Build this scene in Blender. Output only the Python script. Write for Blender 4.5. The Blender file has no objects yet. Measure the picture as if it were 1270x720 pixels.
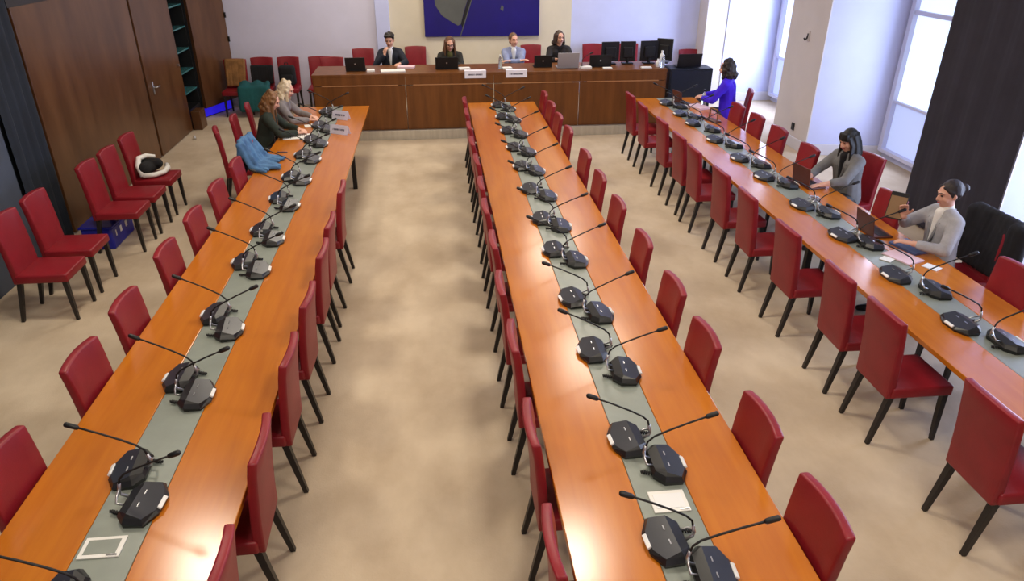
import bpy, bmesh, math, random
from mathutils import Vector, Matrix, Euler
random.seed(7)
PI = math.pi
SC = bpy.context.scene
COL = SC.collection
V = Vector

# ------------------------------------------------------------------ materials
def lin(c):
    return tuple((x/12.92 if x <= .04045 else ((x+.055)/1.055)**2.4) for x in c)

def rgb(r, g, b):
    return lin((r/255, g/255, b/255)) + (1,)

def mat(name, c, rough=.5, metal=0, var=0, scale=6, bump=0, bscale=60, emit=0, spec=.5, coat=0, stretch=(1,1,1), c2=None, alpha=1, trans=0):
    m = bpy.data.materials.new(name); m.use_nodes = True
    nt = m.node_tree; N = nt.nodes; L = nt.links
    b = N['Principled BSDF']
    b.inputs['Base Color'].default_value = c
    b.inputs['Roughness'].default_value = rough
    b.inputs['Metallic'].default_value = metal
    b.inputs['Specular IOR Level'].default_value = spec
    b.inputs['Coat Weight'].default_value = coat
    b.inputs['Alpha'].default_value = alpha
    b.inputs['Transmission Weight'].default_value = trans
    tc = N.new('ShaderNodeTexCoord'); mp = N.new('ShaderNodeMapping')
    mp.inputs['Scale'].default_value = stretch
    L.new(tc.outputs['Object'], mp.inputs['Vector'])
    if var or c2:
        n = N.new('ShaderNodeTexNoise'); n.inputs['Scale'].default_value = scale
        n.inputs['Detail'].default_value = 5; n.inputs['Roughness'].default_value = .6
        L.new(mp.outputs['Vector'], n.inputs['Vector'])
        cr = N.new('ShaderNodeValToRGB')
        cr.color_ramp.elements[0].position = .34; cr.color_ramp.elements[1].position = .66
        d = c2 if c2 else tuple(x*(1-var) for x in c[:3])+(1,)
        cr.color_ramp.elements[0].color = d
        cr.color_ramp.elements[1].color = c if c2 else tuple(min(1, x*(1+var)) for x in c[:3])+(1,)
        L.new(n.outputs['Fac'], cr.inputs['Fac']); L.new(cr.outputs['Color'], b.inputs['Base Color'])
    if bump:
        n = N.new('ShaderNodeTexNoise'); n.inputs['Scale'].default_value = bscale
        L.new(mp.outputs['Vector'], n.inputs['Vector'])
        bp = N.new('ShaderNodeBump'); bp.inputs['Strength'].default_value = bump; bp.inputs['Distance'].default_value = .01
        L.new(n.outputs['Fac'], bp.inputs['Height']); L.new(bp.outputs['Normal'], b.inputs['Normal'])
    if emit:
        b.inputs['Emission Color'].default_value = c; b.inputs['Emission Strength'].default_value = emit
    return m

M = {}
M['floor'] = mat('beige carpet', rgb(208,192,168), .85, var=0, c2=rgb(184,166,142), scale=1.6, bump=.15, bscale=90, spec=.2, stretch=(1,.7,1))
M['wood'] = mat('orange cherry veneer', rgb(196,116,28), .21, c2=rgb(184,104,24), scale=3, stretch=(5,.4,1), spec=.75)
M['darkwood'] = mat('brown veneer', rgb(122,74,32), .4, c2=rgb(100,58,22), scale=2.2, stretch=(4,4,.4), spec=.4)
M['doorwood'] = mat('polished brown door veneer', rgb(100,66,40), .28, c2=rgb(76,46,26), scale=1.6, stretch=(1,2,.5), spec=.45)
M['strip'] = mat('grey inlay', rgb(136,144,136), .35, var=.08, scale=4)
M['leather'] = mat('red leather', rgb(134,22,34), .42, var=.12, scale=5, bump=.08, bscale=130, spec=.45)
M['leg'] = mat('black lacquered wood', rgb(26,22,24), .4)
M['plastic'] = mat('black plastic', rgb(24,26,28), .35, var=.1, scale=30)
M['plate'] = mat('dark satin console plate', rgb(40,44,54), .3, var=.06, scale=20, spec=.6)
M['silver'] = mat('brushed silver', rgb(190,192,196), .3, metal=.9)
M['white'] = mat('white plastic', rgb(235,238,240), .4)
M['steel'] = mat('brushed steel', rgb(205,203,196), .36, metal=.7, var=.08, scale=2, stretch=(8,1,1))
M['wall'] = mat('lavender white plaster', rgb(222,220,238), .8, var=.03, scale=2)
M['wallblue'] = mat('blue white plaster', rgb(206,212,246), .8, var=.03, scale=2)
M['cream'] = mat('cream plaster', rgb(222,212,188), .8, var=.04, scale=2)
M['pier'] = mat('warm grey plaster', rgb(214,208,206), .8, var=.03, scale=2)
M['skirt'] = mat('white gloss paint', rgb(215,215,225), .4)
M['ceil'] = mat('white ceiling', rgb(225,222,215), .9)
M['navy'] = mat('dark navy wall cloth', rgb(24,32,44), .8, var=.2, scale=3)
M['slate'] = mat('slate grey panel', rgb(70,78,92), .6, var=.1, scale=2)
M['curtain'] = mat('charcoal curtain cloth', rgb(46,44,56), .75, var=.15, scale=3)
M['black'] = mat('matte black', rgb(14,15,18), .5, var=.1, scale=10)
M['blackcloth'] = mat('black cloth', rgb(20,20,24), .9, var=.2, scale=14, bump=.3, bscale=40)
M['paper'] = mat('white paper', rgb(236,236,232), .7, var=.02, scale=8)
M['ink'] = mat('dark ink', rgb(70,66,90), .7)
M['blueart'] = mat('deep blue paint', rgb(20,4,108), .45, var=.15, scale=1.5)
M['greyart'] = mat('grey green paint', rgb(88,90,86), .6, var=.12, scale=2)
M['frame'] = mat('white window frame paint', rgb(205,208,232), .5)
M['glow'] = mat('daylight glow pane', rgb(214,230,255), .6, emit=.95)  # window glass; emission stands in for daylight in the upper panes
M['glow2'] = mat('dimmer daylight glow pane', rgb(190,205,246), .6, emit=.5)  # same glass, weaker daylight put into colour and emission of the lower panes
M['blueglow'] = mat('blue floor glow', (.02,.01,.6,1), .5, emit=.7)  # glow colour of the added strip by the far door
M['skin'] = mat('skin', rgb(222,170,146), .5, var=.05, scale=12)
M['lips'] = mat('lip', rgb(170,84,84), .45)
M['eye'] = mat('eye', rgb(40,28,24), .2)
M['denim'] = mat('blue denim cloth', rgb(84,128,170), .85, c2=rgb(56,92,134), scale=10, bump=.3, bscale=60)
M['tan'] = mat('tan coat cloth', rgb(140,98,54), .9, var=.25, scale=8, bump=.3, bscale=30)
M['teal'] = mat('teal cloth', rgb(20,84,88), .85, var=.2, scale=6, bump=.3, bscale=30)
M['cable'] = mat('black rubber', rgb(18,18,20), .6)
M['screen'] = mat('dark glossy screen', rgb(20,24,32), .12, spec=.6)
M['bluebin'] = mat('translucent blue plastic', rgb(24,30,150), .3, var=.15, scale=5)
M['pink'] = mat('pink paper', rgb(226,196,206), .7, var=.03)
M['water'] = mat('clear plastic', rgb(220,232,240), .08, trans=.85, spec=.5)
M['brown'] = mat('brown case', rgb(96,52,44), .45, var=.1)
M['bluecase'] = mat('slate blue laptop lid', rgb(74,92,140), .3, var=.05)
M['olive'] = mat('olive knit', rgb(84,84,44), .9, var=.2, scale=20)

# ------------------------------------------------------------------ mesh helpers
def nb(): return bmesh.new()

def box(bm, c, s, bev=0, seg=2, R=None):
    r = bmesh.ops.create_cube(bm, size=1)
    vs = r['verts']
    bmesh.ops.scale(bm, vec=s, verts=vs)
    if bev:
        es = list({e for v in vs for e in v.link_edges})
        k = bmesh.ops.bevel(bm, geom=es, offset=bev, segments=seg, affect='EDGES', profile=.5)
        vs = list({v for f in k['faces'] for v in f.verts} | {v for v in vs if v.is_valid})
    if R is not None: bmesh.ops.rotate(bm, cent=(0,0,0), matrix=R, verts=vs)
    bmesh.ops.translate(bm, vec=c, verts=vs)
    return vs

def prism(bm, pts, z0, z1, tops=None):
    """vertical prism over an xy outline"""
    a = [bm.verts.new((p[0], p[1], z0)) for p in pts]
    b = [bm.verts.new((p[0], p[1], (z1 if tops is None else tops[i]))) for i, p in enumerate(pts)]
    n = len(pts)
    bm.faces.new(a[::-1]); bm.faces.new(b)
    for i in range(n): bm.faces.new((a[i], a[(i+1) % n], b[(i+1) % n], b[i]))
    return a + b

def ringtube(bm, path, radii, n=8, sq=False):
    """swept tube along points with end caps"""
    path = [V(p) for p in path]
    if not hasattr(radii, '__len__'): radii = [radii]*len(path)
    rings = []
    up0 = V((0,0,1))
    for i, p in enumerate(path):
        d = (path[min(i+1, len(path)-1)] - path[max(i-1, 0)]).normalized()
        up = up0 if abs(d.dot(up0)) < .95 else V((0,1,0))
        x = d.cross(up).normalized(); y = x.cross(d).normalized()
        ring = []
        for k in range(n):
            a = 2*PI*(k+.5)/n
            ring.append(bm.verts.new(p + radii[i]*(x*math.cos(a)+y*math.sin(a))))
        rings.append(ring)
    for i in range(len(rings)-1):
        for k in range(n):
            bm.faces.new((rings[i][k], rings[i][(k+1) % n], rings[i+1][(k+1) % n], rings[i+1][k]))
    bm.faces.new(rings[0][::-1]); bm.faces.new(rings[-1])

def ball(bm, c, r, seg=14):
    """ellipsoid; r scalar or triple"""
    if not hasattr(r, '__len__'): r = (r, r, r)
    k = bmesh.ops.create_uvsphere(bm, u_segments=seg, v_segments=max(6, seg*2//3), radius=1)
    bmesh.ops.scale(bm, vec=r, verts=k['verts']); bmesh.ops.translate(bm, vec=c, verts=k['verts'])
    return k['verts']

def cone(bm, a, b, ra, rb, n=12):
    """round tapered capsule"""
    a = V(a); b = V(b); d = b-a; l = d.length
    if l < 1e-6: ball(bm, a, max(ra, rb), n); return
    q = V((0,0,1)).rotation_difference(d)
    rings = []; st = 4
    prof = [(-ra*math.cos(t*PI/2/st), ra*math.sin(t*PI/2/st)) for t in range(1, st+1)]
    prof += [(l+rb*math.sin(t*PI/2/st), rb*math.cos(t*PI/2/st)) for t in range(0, st)]
    for z, r in prof:
        rings.append([bm.verts.new(a + q @ V((r*math.cos(2*PI*k/n), r*math.sin(2*PI*k/n), z))) for k in range(n)])
    bot = bm.verts.new(a + q @ V((0,0,-ra))); top = bm.verts.new(a + q @ V((0,0,l+rb)))
    for k in range(n):
        j = (k+1) % n
        bm.faces.new((bot, rings[0][j], rings[0][k])); bm.faces.new((top, rings[-1][k], rings[-1][j]))
        for i in range(len(rings)-1):
            bm.faces.new((rings[i][k], rings[i][j], rings[i+1][j], rings[i+1][k]))

def chain(bm, pts, rs, n=12):
    for i in range(len(pts)-1): cone(bm, pts[i], pts[i+1], rs[i], rs[i+1], n)

def mesh_of(name, bm, m, smooth=False, ang=None):
    bmesh.ops.recalc_face_normals(bm, faces=bm.faces)
    me = bpy.data.meshes.new(name); bm.to_mesh(me); bm.free()
    for x in (m if isinstance(m, (list, tuple)) else [m]): me.materials.append(x)
    if smooth:
        for p in me.polygons: p.use_smooth = True
    return me

def remeshed(name, bm, m, voxel=.008, it=4):
    """fuse the pieces in bm into one continuous skin"""
    me = mesh_of(name, bm, m)
    o = bpy.data.objects.new('tmp', me); COL.objects.link(o)
    r = o.modifiers.new('r', 'REMESH'); r.mode = 'VOXEL'; r.voxel_size = voxel; r.use_smooth_shade = True
    if it:
        s = o.modifiers.new('s', 'SMOOTH'); s.iterations = it; s.factor = .5
    dg = bpy.context.evaluated_depsgraph_get(); dg.update()
    e = o.evaluated_get(dg)
    out = bpy.data.meshes.new_from_object(e)
    out.name = name
    bpy.data.objects.remove(o); bpy.data.meshes.remove(me)
    if not out.materials: out.materials.append(m)
    for p in out.polygons: p.use_smooth = True
    return out

def obj(name, me, parent=None, loc=(0,0,0), rot=(0,0,0), smooth=False, m=None):
    if isinstance(me, bmesh.types.BMesh): me = mesh_of(name, me, m, smooth)
    o = bpy.data.objects.new(name, me); COL.objects.link(o)
    o.location = loc; o.rotation_euler = rot
    if parent: o.parent = parent
    return o

def tag(o, label=None, cat=None, group=None, kind=None):
    if label: o['label'] = label
    if cat: o['category'] = cat
    if group: o['group'] = group
    if kind: o['kind'] = kind
    return o

def thing(name, label, cat, loc=(0,0,0), rz=0, group=None):
    o = bpy.data.objects.new(name, None); COL.objects.link(o)
    o.empty_display_size = .1
    o.location = loc; o.rotation_euler = (0,0,rz)
    return tag(o, label, cat, group)

def dup(root, loc, rz, label, group=None, cat=None):
    r = root.copy(); COL.objects.link(r); r.location = loc; r.rotation_euler = (0,0,rz)
    r['label'] = label
    if group: r['group'] = group
    for ch in list(root.children):
        c = ch.copy(); COL.objects.link(c); c.parent = r
        for g in list(ch.children):
            d = g.copy(); COL.objects.link(d); d.parent = c
    return r

def struct(name, bm, m, parent=None, smooth=False):
    o = obj(name, bm, parent, m=m, smooth=smooth)
    if not parent: o['kind'] = 'structure'
    return o

ORD = ['first','second','third','fourth','fifth','sixth','seventh','eighth','ninth','tenth','eleventh','twelfth','thirteenth']

# ------------------------------------------------------------------ camera
def setup_camera():
    yaw, pitch, roll, F, H = 0.10552944, 0.47397180, -0.00179370, 885, 3.4
    cy, sy, cp, sp = math.cos(yaw), math.sin(yaw), math.cos(pitch), math.sin(pitch)
    fwd = V((sy*cp, cy*cp, -sp)); right = V((cy, -sy, 0)); down = fwd.cross(right)
    cr, sr = math.cos(roll), math.sin(roll)
    r2 = cr*right + sr*down; d2 = -sr*right + cr*down
    Mx = Matrix((r2, -d2, -fwd)).transposed().to_4x4(); Mx.translation = (0,0,H)
    cd = bpy.data.cameras.new('camera'); cd.sensor_width = 36; cd.lens = F/1270*36; cd.clip_start = .05; cd.clip_end = 100
    c = bpy.data.objects.new('camera', cd); COL.objects.link(c); c.matrix_world = Mx
    SC.camera = c
setup_camera()
# ------------------------------------------------------------------ the room
XL, XR, YB, YF, ZC = -4.5, 6.05, 15.62, -1.6, 4.3
GX = 7.25      # window plane
def q(name, pts, m):
    bm = nb(); bm.faces.new([bm.verts.new(p) for p in pts]); return struct(name, bm, m)
def slab(name, a, b, m, bev=0):
    bm = nb(); box(bm, [(a[i]+b[i])/2 for i in range(3)], [abs(b[i]-a[i]) for i in range(3)], bev); return struct(name, bm, m)
slab('floor', (XL-1.2, YF-.2, -.1), (GX+.3, YB+.3, 0), M['floor'])
slab('ceiling', (XL-1.2, YF-.2, ZC), (GX+.3, YB+.3, ZC+.1), M['ceil'])
slab('wall_back', (XL-1.2, YB, 0), (GX+.3, YB+.2, ZC), M['wall'])
slab('wall_back_cream', (-.86, YB-.05, .14), (2.88, YB, ZC), M['cream'])
slab('trim_1', (-1.14, YB-.09, .14), (-.86, YB, ZC), M['wallblue'], .01)
slab('wall_back_blue', (2.88, YB-.03, .14), (5.62, YB, ZC), M['wallblue'])
slab('trim_2', (5.62, YB-.5, 0), (6.1, YB, ZC), M['pier'], .01)
slab('wall_front', (XL-1.2, YF-.2, 0), (GX+.3, YF, ZC), M['wall'])
# platform carrying the official bench
slab('floor_platform', (-2.2, 12.66, 0), (5.0, YB-.1, .14), M['floor'])
slab('trim_3', (-1.95, 12.6, 0), (4.05, 12.66, .165), M['steel'], .004)
# left wall pieces
slab('wall_left', (XL-.2, YF, 0), (XL, 7.85, ZC), M['slate'])
slab('wall_left_header', (XL-.2, 7.85, 2.72), (XL, YB, ZC), M['slate'])
slab('wall_left_navy', (XL-.2, 7.85, 0), (XL-.08, 8.62, 2.72), M['navy'])
slab('trim_4', (XL-.14, 8.6, 2.6), (XL+.03, 13.62, 2.72), M['leg'])
def door(name, y0, y1, x0=XL, x1=XL, lift=.02, top=2.6, th=.05):
    bm = nb()
    d = V((x1-x0, y1-y0, 0)); l = d.length; a = math.atan2(d.y, d.x)
    box(bm, ((x0+x1)/2, (y0+y1)/2, (lift+top)/2), (l-.02, th, top-lift), .006, R=Matrix.Rotation(a, 3, 'Z'))
    return struct(name, bm, M['doorwood'])
d1 = door('door_1', 8.64, 11.86)
d2 = door('door_2', 11.92, 13.6)
slab('trim_5', (XL-.05, 11.855, 0), (XL+.0, 11.925, 2.6), M['black'])
bm = nb()
box(bm, (XL+.035, 12.12, 1.07), (.02, .035, .2), .004)
ringtube(bm, [(XL+.04, 12.12, 1.08), (XL+.085, 12.12, 1.08), (XL+.09, 12.16, 1.08), (XL+.09, 12.27, 1.075)], .011, 8)
obj('door_handle', bm, d2, m=M['silver'], smooth=True)
bm = nb(); ringtube(bm, [(XL+.02, 13.45, 1.2), (XL+.06, 13.45, 1.2)], [.02, .026], 10); obj('door_knob', bm, d2, m=M['silver'])
d3 = door('door_3', 14.52, 15.54, XL+.02, -4.1, lift=.2, th=.07)
bm = nb()
for z in (.9, 1.35, 1.8, 2.2): box(bm, (-4.06, 15.5, z), (.03, .03, .1), .004)
obj('door_hinge', bm, d3, m=M['black'])
# recess with dark shelves between the two doors
bm = nb()
box(bm, (XL-.5, 14.06, 1.36), (.04, .92, 2.72)); box(bm, (XL-.25, 13.61, 1.36), (.5, .03, 2.72)); box(bm, (XL-.25, 14.53, 1.36), (.5, .03, 2.72))
struct('wall_left_recess', bm, M['black'])
slab('wall_left_corner', (XL-.2, 14.55, 0), (XL-.06, YB, 2.72), M['navy'])
sh = thing('shelving_unit', 'dark shelving unit with teal glinting shelves in the recess between the brown doors', 'shelf', (XL-.25, 14.06, 0))
bm = nb()
box(bm, (-.21, 0, 1.3), (.03, .84, 2.6)); box(bm, (0, -.42, 1.3), (.44, .03, 2.6)); box(bm, (0, .42, 1.3), (.44, .03, 2.6)); box(bm, (0,0,.17), (.44,.86,.34))
obj('carcass', bm, sh, m=M['black'])
MTS = mat('teal glass', rgb(64,120,124), .15, var=.1)
for z in (.62, .98, 1.34, 1.72, 2.1): 
    bm = nb(); box(bm, (0, 0, z), (.43, .82, .025), .003); obj('shelf_board', bm, sh, m=MTS)
bm = nb(); box(bm, (-4.40, 13.82, .17), (.16, .34, .34), .01)
struct('trim_6', bm, M['doorwood'])
# added emissive strip that supplies the blue glow at the foot of the far door
ls = thing('added_glow_strip', 'added glowing strip standing in for the blue glow under the far left door', 'light', (-4.36, 14.98, .1), math.atan2(1.0, .42))
bm = nb(); box(bm, (0, 0, 0), (.95, .02, .16), .004); obj('glow_face', bm, ls, m=M['blueglow'])
bm = nb(); box(bm, (0, .02, 0), (1.0, .02, .2), .004); obj('housing', bm, ls, m=M['black'])  # dark backing of the added glow strip
# door stop
bm = nb(); ringtube(bm, [(0,0,0), (0,0,.05)], [.028, .022], 12); ball(bm, (0,0,.055), .018, 10)
tag(obj('door_stop', bm, loc=(-4.28, 13.0, 0), m=M['silver'], smooth=True), 'small chrome door stop on the floor by the handled door', 'door stop')

# right wall: piers, splayed window bays
PIERS = [(11.05, 12.3, M['pier']), (6.7, 8.12, M['curtain'])]
slab('wall_right_pier', (XR, 11.05, 0), (XR+.5, 12.3, ZC), M['pier'], .006)
slab('wall_right_dark_pier', (XR, 6.72, 0), (XR+.5, 8.12, ZC), M['pier'])
slab('wall_right', (XR, YF, 0), (XR+.5, 3.6, ZC), M['pier'])
slab('baseboard_right', (XR-.03, 11.03, 0), (XR, 12.32, .18), M['skirt'], .004)
bm = nb(); box(bm, (XR-.015, 1, .09), (.03, 5.2, .18), .004); struct('baseboard_right_near', bm, M['skirt'])
bm = nb(); box(bm, (XR-.015, 7.42, .09), (.03, 1.4, .18), .004); struct('baseboard_right_middle', bm, M['skirt'])
def bay(n, y0, y1, g0, g1, rev_far, rev_near):
    """bay between y0 (near) and y1 (far) with the glazing from g0 to g1 on the plane x=GX"""
    for nm, a, b, m in (('far', (XR+.02, y1), (GX, y1-.25 if n != 1 else y1), rev_far), ('near', (XR+.02, y0), (GX, y0+.3), rev_near)):
        q('wall_right_reveal_%s_%d' % (nm, n), [(a[0],a[1],0),(b[0],b[1],0),(b[0],b[1],ZC),(a[0],a[1],ZC)], m)
        s = -1 if nm == 'far' else 1
        bm = nb(); d = V((b[0]-a[0], b[1]-a[1], 0)); an = math.atan2(d.y, d.x)
        box(bm, ((a[0]+b[0])/2, (a[1]+b[1])/2 + s*.02, .09), (d.length, .03, .18), .003, R=Matrix.Rotation(an, 3, 'Z'))
        struct('baseboard_right_%s_%d' % (nm, n), bm, M['skirt'])
    slab('wall_right_outer_%d' % n, (GX, y0, 0), (GX+.2, y1, ZC), M['wallblue'])
    w = bpy.data.objects.new('window_%d' % n, None); COL.objects.link(w); w['kind'] = 'structure'; w.location = (GX, (g0+g1)/2, .12)
    hw = (g1-g0)/2; top = 3.4
    bm = nb()
    for s in (-1, 1): box(bm, (-.05, s*hw, top/2), (.1, .09, top), .006)
    box(bm, (-.05, 0, .03), (.12, 2*hw, .06), .006); box(bm, (-.05, 0, top), (.1, 2*hw, .09), .006)
    box(bm, (-.04, 0, .80), (.06, 2*hw, .04), .004); box(bm, (-.04, 0, 2.12), (.07, 2*hw, .06), .004)
    obj('window_frame', bm, w, m=M['frame'])
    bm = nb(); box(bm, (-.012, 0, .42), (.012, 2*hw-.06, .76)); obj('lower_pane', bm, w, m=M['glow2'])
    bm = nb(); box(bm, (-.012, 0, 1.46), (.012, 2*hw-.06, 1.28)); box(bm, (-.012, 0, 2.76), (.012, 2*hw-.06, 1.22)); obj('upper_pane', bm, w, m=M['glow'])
    bm = nb(); ringtube(bm, [(-.1, -hw, 1.02), (-.14, -hw, 1.02), (-.14, -hw, 1.1)], .012, 6); obj('window_handle', bm, w, m=M['leg'])
bay(1, 12.3, 15.1, 13.3, 15.0, M['wallblue'], M['wallblue'])
bay(2, 8.12, 11.05, 9.65, 10.72, M['wallblue'], M['wallblue'])
bay(3, 3.6, 6.72, 4.4, 6.4, M['wallblue'], M['wallblue'])
# curtain on the near pier
bm = nb(); n = 60
rows = []
for z in (.03, 1.2, 2.4, 3.9):
    rows.append([bm.verts.new((XR-.07-.010*math.sin(i*.45)-.004*math.sin(i*1.7+z), 6.66+1.52*i/n, z)) for i in range(n+1)])
for r in range(3):
    for i in range(n): bm.faces.new((rows[r][i], rows[r][i+1], rows[r+1][i+1], rows[r+1][i]))
cu = thing('curtain', 'tall charcoal curtain hanging over the pier beside the bright right window', 'curtain')
obj('drape', bm, cu, m=M['curtain'], smooth=True)
bm = nb(); ringtube(bm, [(XR-.09, 6.5, 3.92), (XR-.09, 8.3, 3.92)], .015, 8)
for y in (6.55, 8.25): ringtube(bm, [(XR-.09, y, 3.92), (XR, y, 3.92)], .012, 6)
obj('rod', bm, cu, m=M['leg'])
# wall fittings on the light pier
bm = nb(); box(bm, (0,0,0), (.02,.05,.16), .004); hk = thing('wall_hook', 'small dark hook high on the pale pier between the windows', 'hook', (XR-.012, 11.57, 1.8))
obj('plate', bm, hk, m=M['pier'])
bm = nb(); ringtube(bm, [(-.01,0,.04), (-.02,0,-.03), (-.05,0,-.06), (-.07,0,-.03)], .014, 8); obj('hook', bm, hk, m=M['leg'])
so = thing('wall_socket', 'small black socket low on the pale pier between the windows', 'socket', (XR-.012, 11.55, .34))
bm = nb(); box(bm, (0,0,0), (.02,.09,.12), .006); obj('plate', bm, so, m=M['black'])
bm = nb(); box(bm, (-.012,0,0), (.008,.05,.05), .002); obj('insert', bm, so, m=M['leg'])
# navy wall hanging on the left before the doors
bm = nb(); n = 24; rows = []
for z in (.02, 1.3, 2.7):
    rows.append([bm.verts.new((XL+.03-.03*math.sin(i*1.1), 7.88+.72*i/n, z)) for i in range(n+1)])
for r in range(2):
    for i in range(n): bm.faces.new((rows[r][i], rows[r][i+1], rows[r+1][i+1], rows[r+1][i]))
tag(obj('drape', bm, m=M['navy'], smooth=True), 'dark navy drape hanging beside the large brown door panel', 'drape')
# painting
pa = thing('painting', 'large deep blue abstract painting with a grey shape on the cream wall', 'painting', (1.02, YB-.09, 0))
bm = nb(); box(bm, (0, 0, 2.12), (2.36, .06, 1.56), .006); obj('canvas', bm, pa, m=M['blueart'])
bm = nb()
pts = [(-.98,2.6),(-.95,1.95),(-.82,1.75),(-.62,1.62),(-.5,1.55),(-.44,1.58),(-.38,1.8),(-.2,2.3),(-.12,2.8)]
vs = [bm.verts.new((x, -.034, z)) for x, z in pts]; bm.faces.new(vs); obj('grey_shape', bm, pa, m=M['greyart'])
bm = nb()
bm.faces.new([bm.verts.new((x, -.036, z)) for x, z in [(-.44,1.58),(-.40,1.5),(-.05,2.5),(-.1,2.6)]]); obj('dark_stripe', bm, pa, m=M['black'])
bm = nb()
bm.faces.new([bm.verts.new((x, -.037, z)) for x, z in [(-.46,1.36),(-.44,1.36),(-.04,2.5),(-.06,2.5)]])
bm.faces.new([bm.verts.new((x, -.037, z)) for x, z in [(.37,1.86),(.43,1.82),(.44,1.9),(.40,1.94)]]); obj('pale_line_and_glint', bm, pa, m=M['greyart'])  # small quad is a painted-on light reflection; the long one a pale line
# ------------------------------------------------------------------ official bench
be = thing('official_bench', 'long brown panelled bench with the officials seated behind it', 'bench', (1.02, 12.7, .14))
bm = nb(); box(bm, (0, .42, .955), (6.2, .86, .05), .006); obj('worktop', bm, be, m=M['darkwood'])
xs = [-3.08, -1.53, 0, 1.52, 3.08]
for i in range(4):
    bm = nb(); a, b = xs[i], xs[i+1]
    box(bm, ((a+b)/2, .02, .40), (b-a-.012, .04, .76), .004); box(bm, ((a+b)/2, .02, .865), (b-a-.004, .05, .15), .004)
    p = obj('front_panel', bm, be, m=M['darkwood'])
    bm = nb(); box(bm, ((a+b)/2, -.006, .788), (b-a-.26, .012, .018), .002); obj('moulding', bm, p, m=mat('pale wood moulding', rgb(176,124,80), .4))
bm = nb()
for s in (-1, 1): box(bm, (s*3.07, .42, .47), (.05, .82, .93), .004)
obj('end_panel', bm, be, m=M['darkwood'])
# ------------------------------------------------------------------ conference tables
def table(x, w, y0, y1, label):
    t = thing('conference_table', label, 'table', (x, (y0+y1)/2, 0), 0, 'long conference tables')
    L = y1-y0; sw = .29
    for s, nm in ((-1, 'tabletop_wing'), (1, 'tabletop_wing')):
        bm = nb(); ww = (w-sw)/2
        box(bm, (s*(sw/2+ww/2), 0, .73), (ww, L, .04), .005); obj(nm, bm, t, m=M['wood'])
    bm = nb(); box(bm, (0, 0, .729), (sw-.004, L, .04), .003); obj('centre_strip', bm, t, m=M['strip'])
    bm = nb(); box(bm, (0, 0, .685), (w-.5, L-.3, .06), .004); obj('apron', bm, t, m=M['leg'])
    ys = [-L/2+.12] + [-L/2 + L*k/4 for k in (1, 2, 3)] + [L/2-1.95]
    for i, y in enumerate(ys):
        for s in (-1, 1):
            bm = nb(); dx = (w/2-.12) if i == 4 else .14
            box(bm, (s*dx, y, .355), (.06, .06, .71), .004); obj('leg', bm, t, m=M['leg'])
    return t
table(-1.65, 1.12, .7, 11.98, 'left long orange conference table with two name cards at its far end')
table(1.085, 1.11, .7, 12.02, 'middle long orange conference table with nobody seated at it')
table(3.905, 1.03, .7, 12.08, 'right long orange conference table beside the windows')

# ------------------------------------------------------------------ chairs
def mk_chair(label, loc, rz, group, k=1.0):
    t = thing('conference_chair', label, 'chair', loc, rz, group)
    bm = nb()
    vs = box(bm, (0, .015, .45), (.44, .46, .085), .018, 3)
    for v in bm.verts:
        if v.co.z > .46: v.co.z += .012*(1-(v.co.x/.22)**2)*(1-((v.co.y-.015)/.23)**2)
    obj('seat', bm, t, m=M['leather'], smooth=True)
    bm = nb()
    r = bmesh.ops.create_grid(bm, x_segments=6, y_segments=8, size=.5)
    bm2 = bm
    # slab: bevelled box bent backwards, narrower towards the seat
    bm.free(); bm = nb()
    box(bm, (0, 0, 0), (1, 1, 1))
    bmesh.ops.subdivide_edges(bm, edges=[e for e in bm.edges if abs((e.verts[0].co-e.verts[1].co).z) > .5], cuts=5)
    bmesh.ops.subdivide_edges(bm, edges=[e for e in bm.edges if abs((e.verts[0].co-e.verts[1].co).x) > .5], cuts=4, use_grid_fill=True)
    for v in bm.verts:
        u = v.co.z+.5; x = v.co.x; y = v.co.y
        w = .405+.03*u
        z = .40+.63*u + (-.012*(2*x)**2 if u > .99 else 0)
        yc = -.215-.055*u**1.6 - .02*u*(1-(2*x)**2)
        v.co = (x*w, yc + y*(.062-.012*u), z)
    es = [e for e in bm.edges if len(e.link_faces) == 2 and e.calc_face_angle() > .9]
    bmesh.ops.bevel(bm, geom=es, offset=.012, segments=2, affect='EDGES', profile=.6)
    obj('backrest', bm, t, m=M['leather'], smooth=True)
    for s in (-1, 1):
        bm = nb(); ringtube(bm, [(s*.185, .205, .43), (s*.187, .212, .2), (s*.19, .22, 0)], [.03, .026, .019], 4); obj('leg', bm, t, m=M['leg'])
        bm = nb(); ringtube(bm, [(s*.178, -.195, .43), (s*.181, -.222, .29), (s*.184, -.255, .13), (s*.187, -.282, 0)], [.031, .028, .024, .020], 4); obj('leg', bm, t, m=M['leg'])
    return t
CH0 = [None]
def chair(x, y, rz, label, group=None, z=0):
    if CH0[0] is None:
        CH0[0] = mk_chair(label, (x,y,z), rz, group); return CH0[0]
    c = dup(CH0[0], (x,y,z), rz, label, group)
    if not group and 'group' in c: del c['group']
    return c
FX, FNX, FY, FNY = -PI/2, PI/2, 0, PI      # facing +x, -x, +y, -y
def jig(a): return random.uniform(-a, a)
def row(ys, x, rz, where, group, far=False, jx=.01, jr=.03):
    ys = sorted(ys); n = len(ys)
    for i, y in enumerate(ys):
        if far: nm = 'red leather chair %s, %s back from the bench' % (where, ORD[n-1-i])
        else: nm = 'red leather chair, %s, %s from camera end' % (where, ORD[i])
        chair(x+jig(jx), y, rz+jig(jr), nm, group)
row([3.1,4.03,4.77,5.7,6.49,7.3,8.12], -2.02, FX, "door side of left table", 'chairs on the door side of the left table')
row([2.27,3.08,3.97,4.73,5.56,6.2,7.12], -1.27, FNX, "aisle side of left table", 'chairs on the aisle side of the left table')
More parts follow.
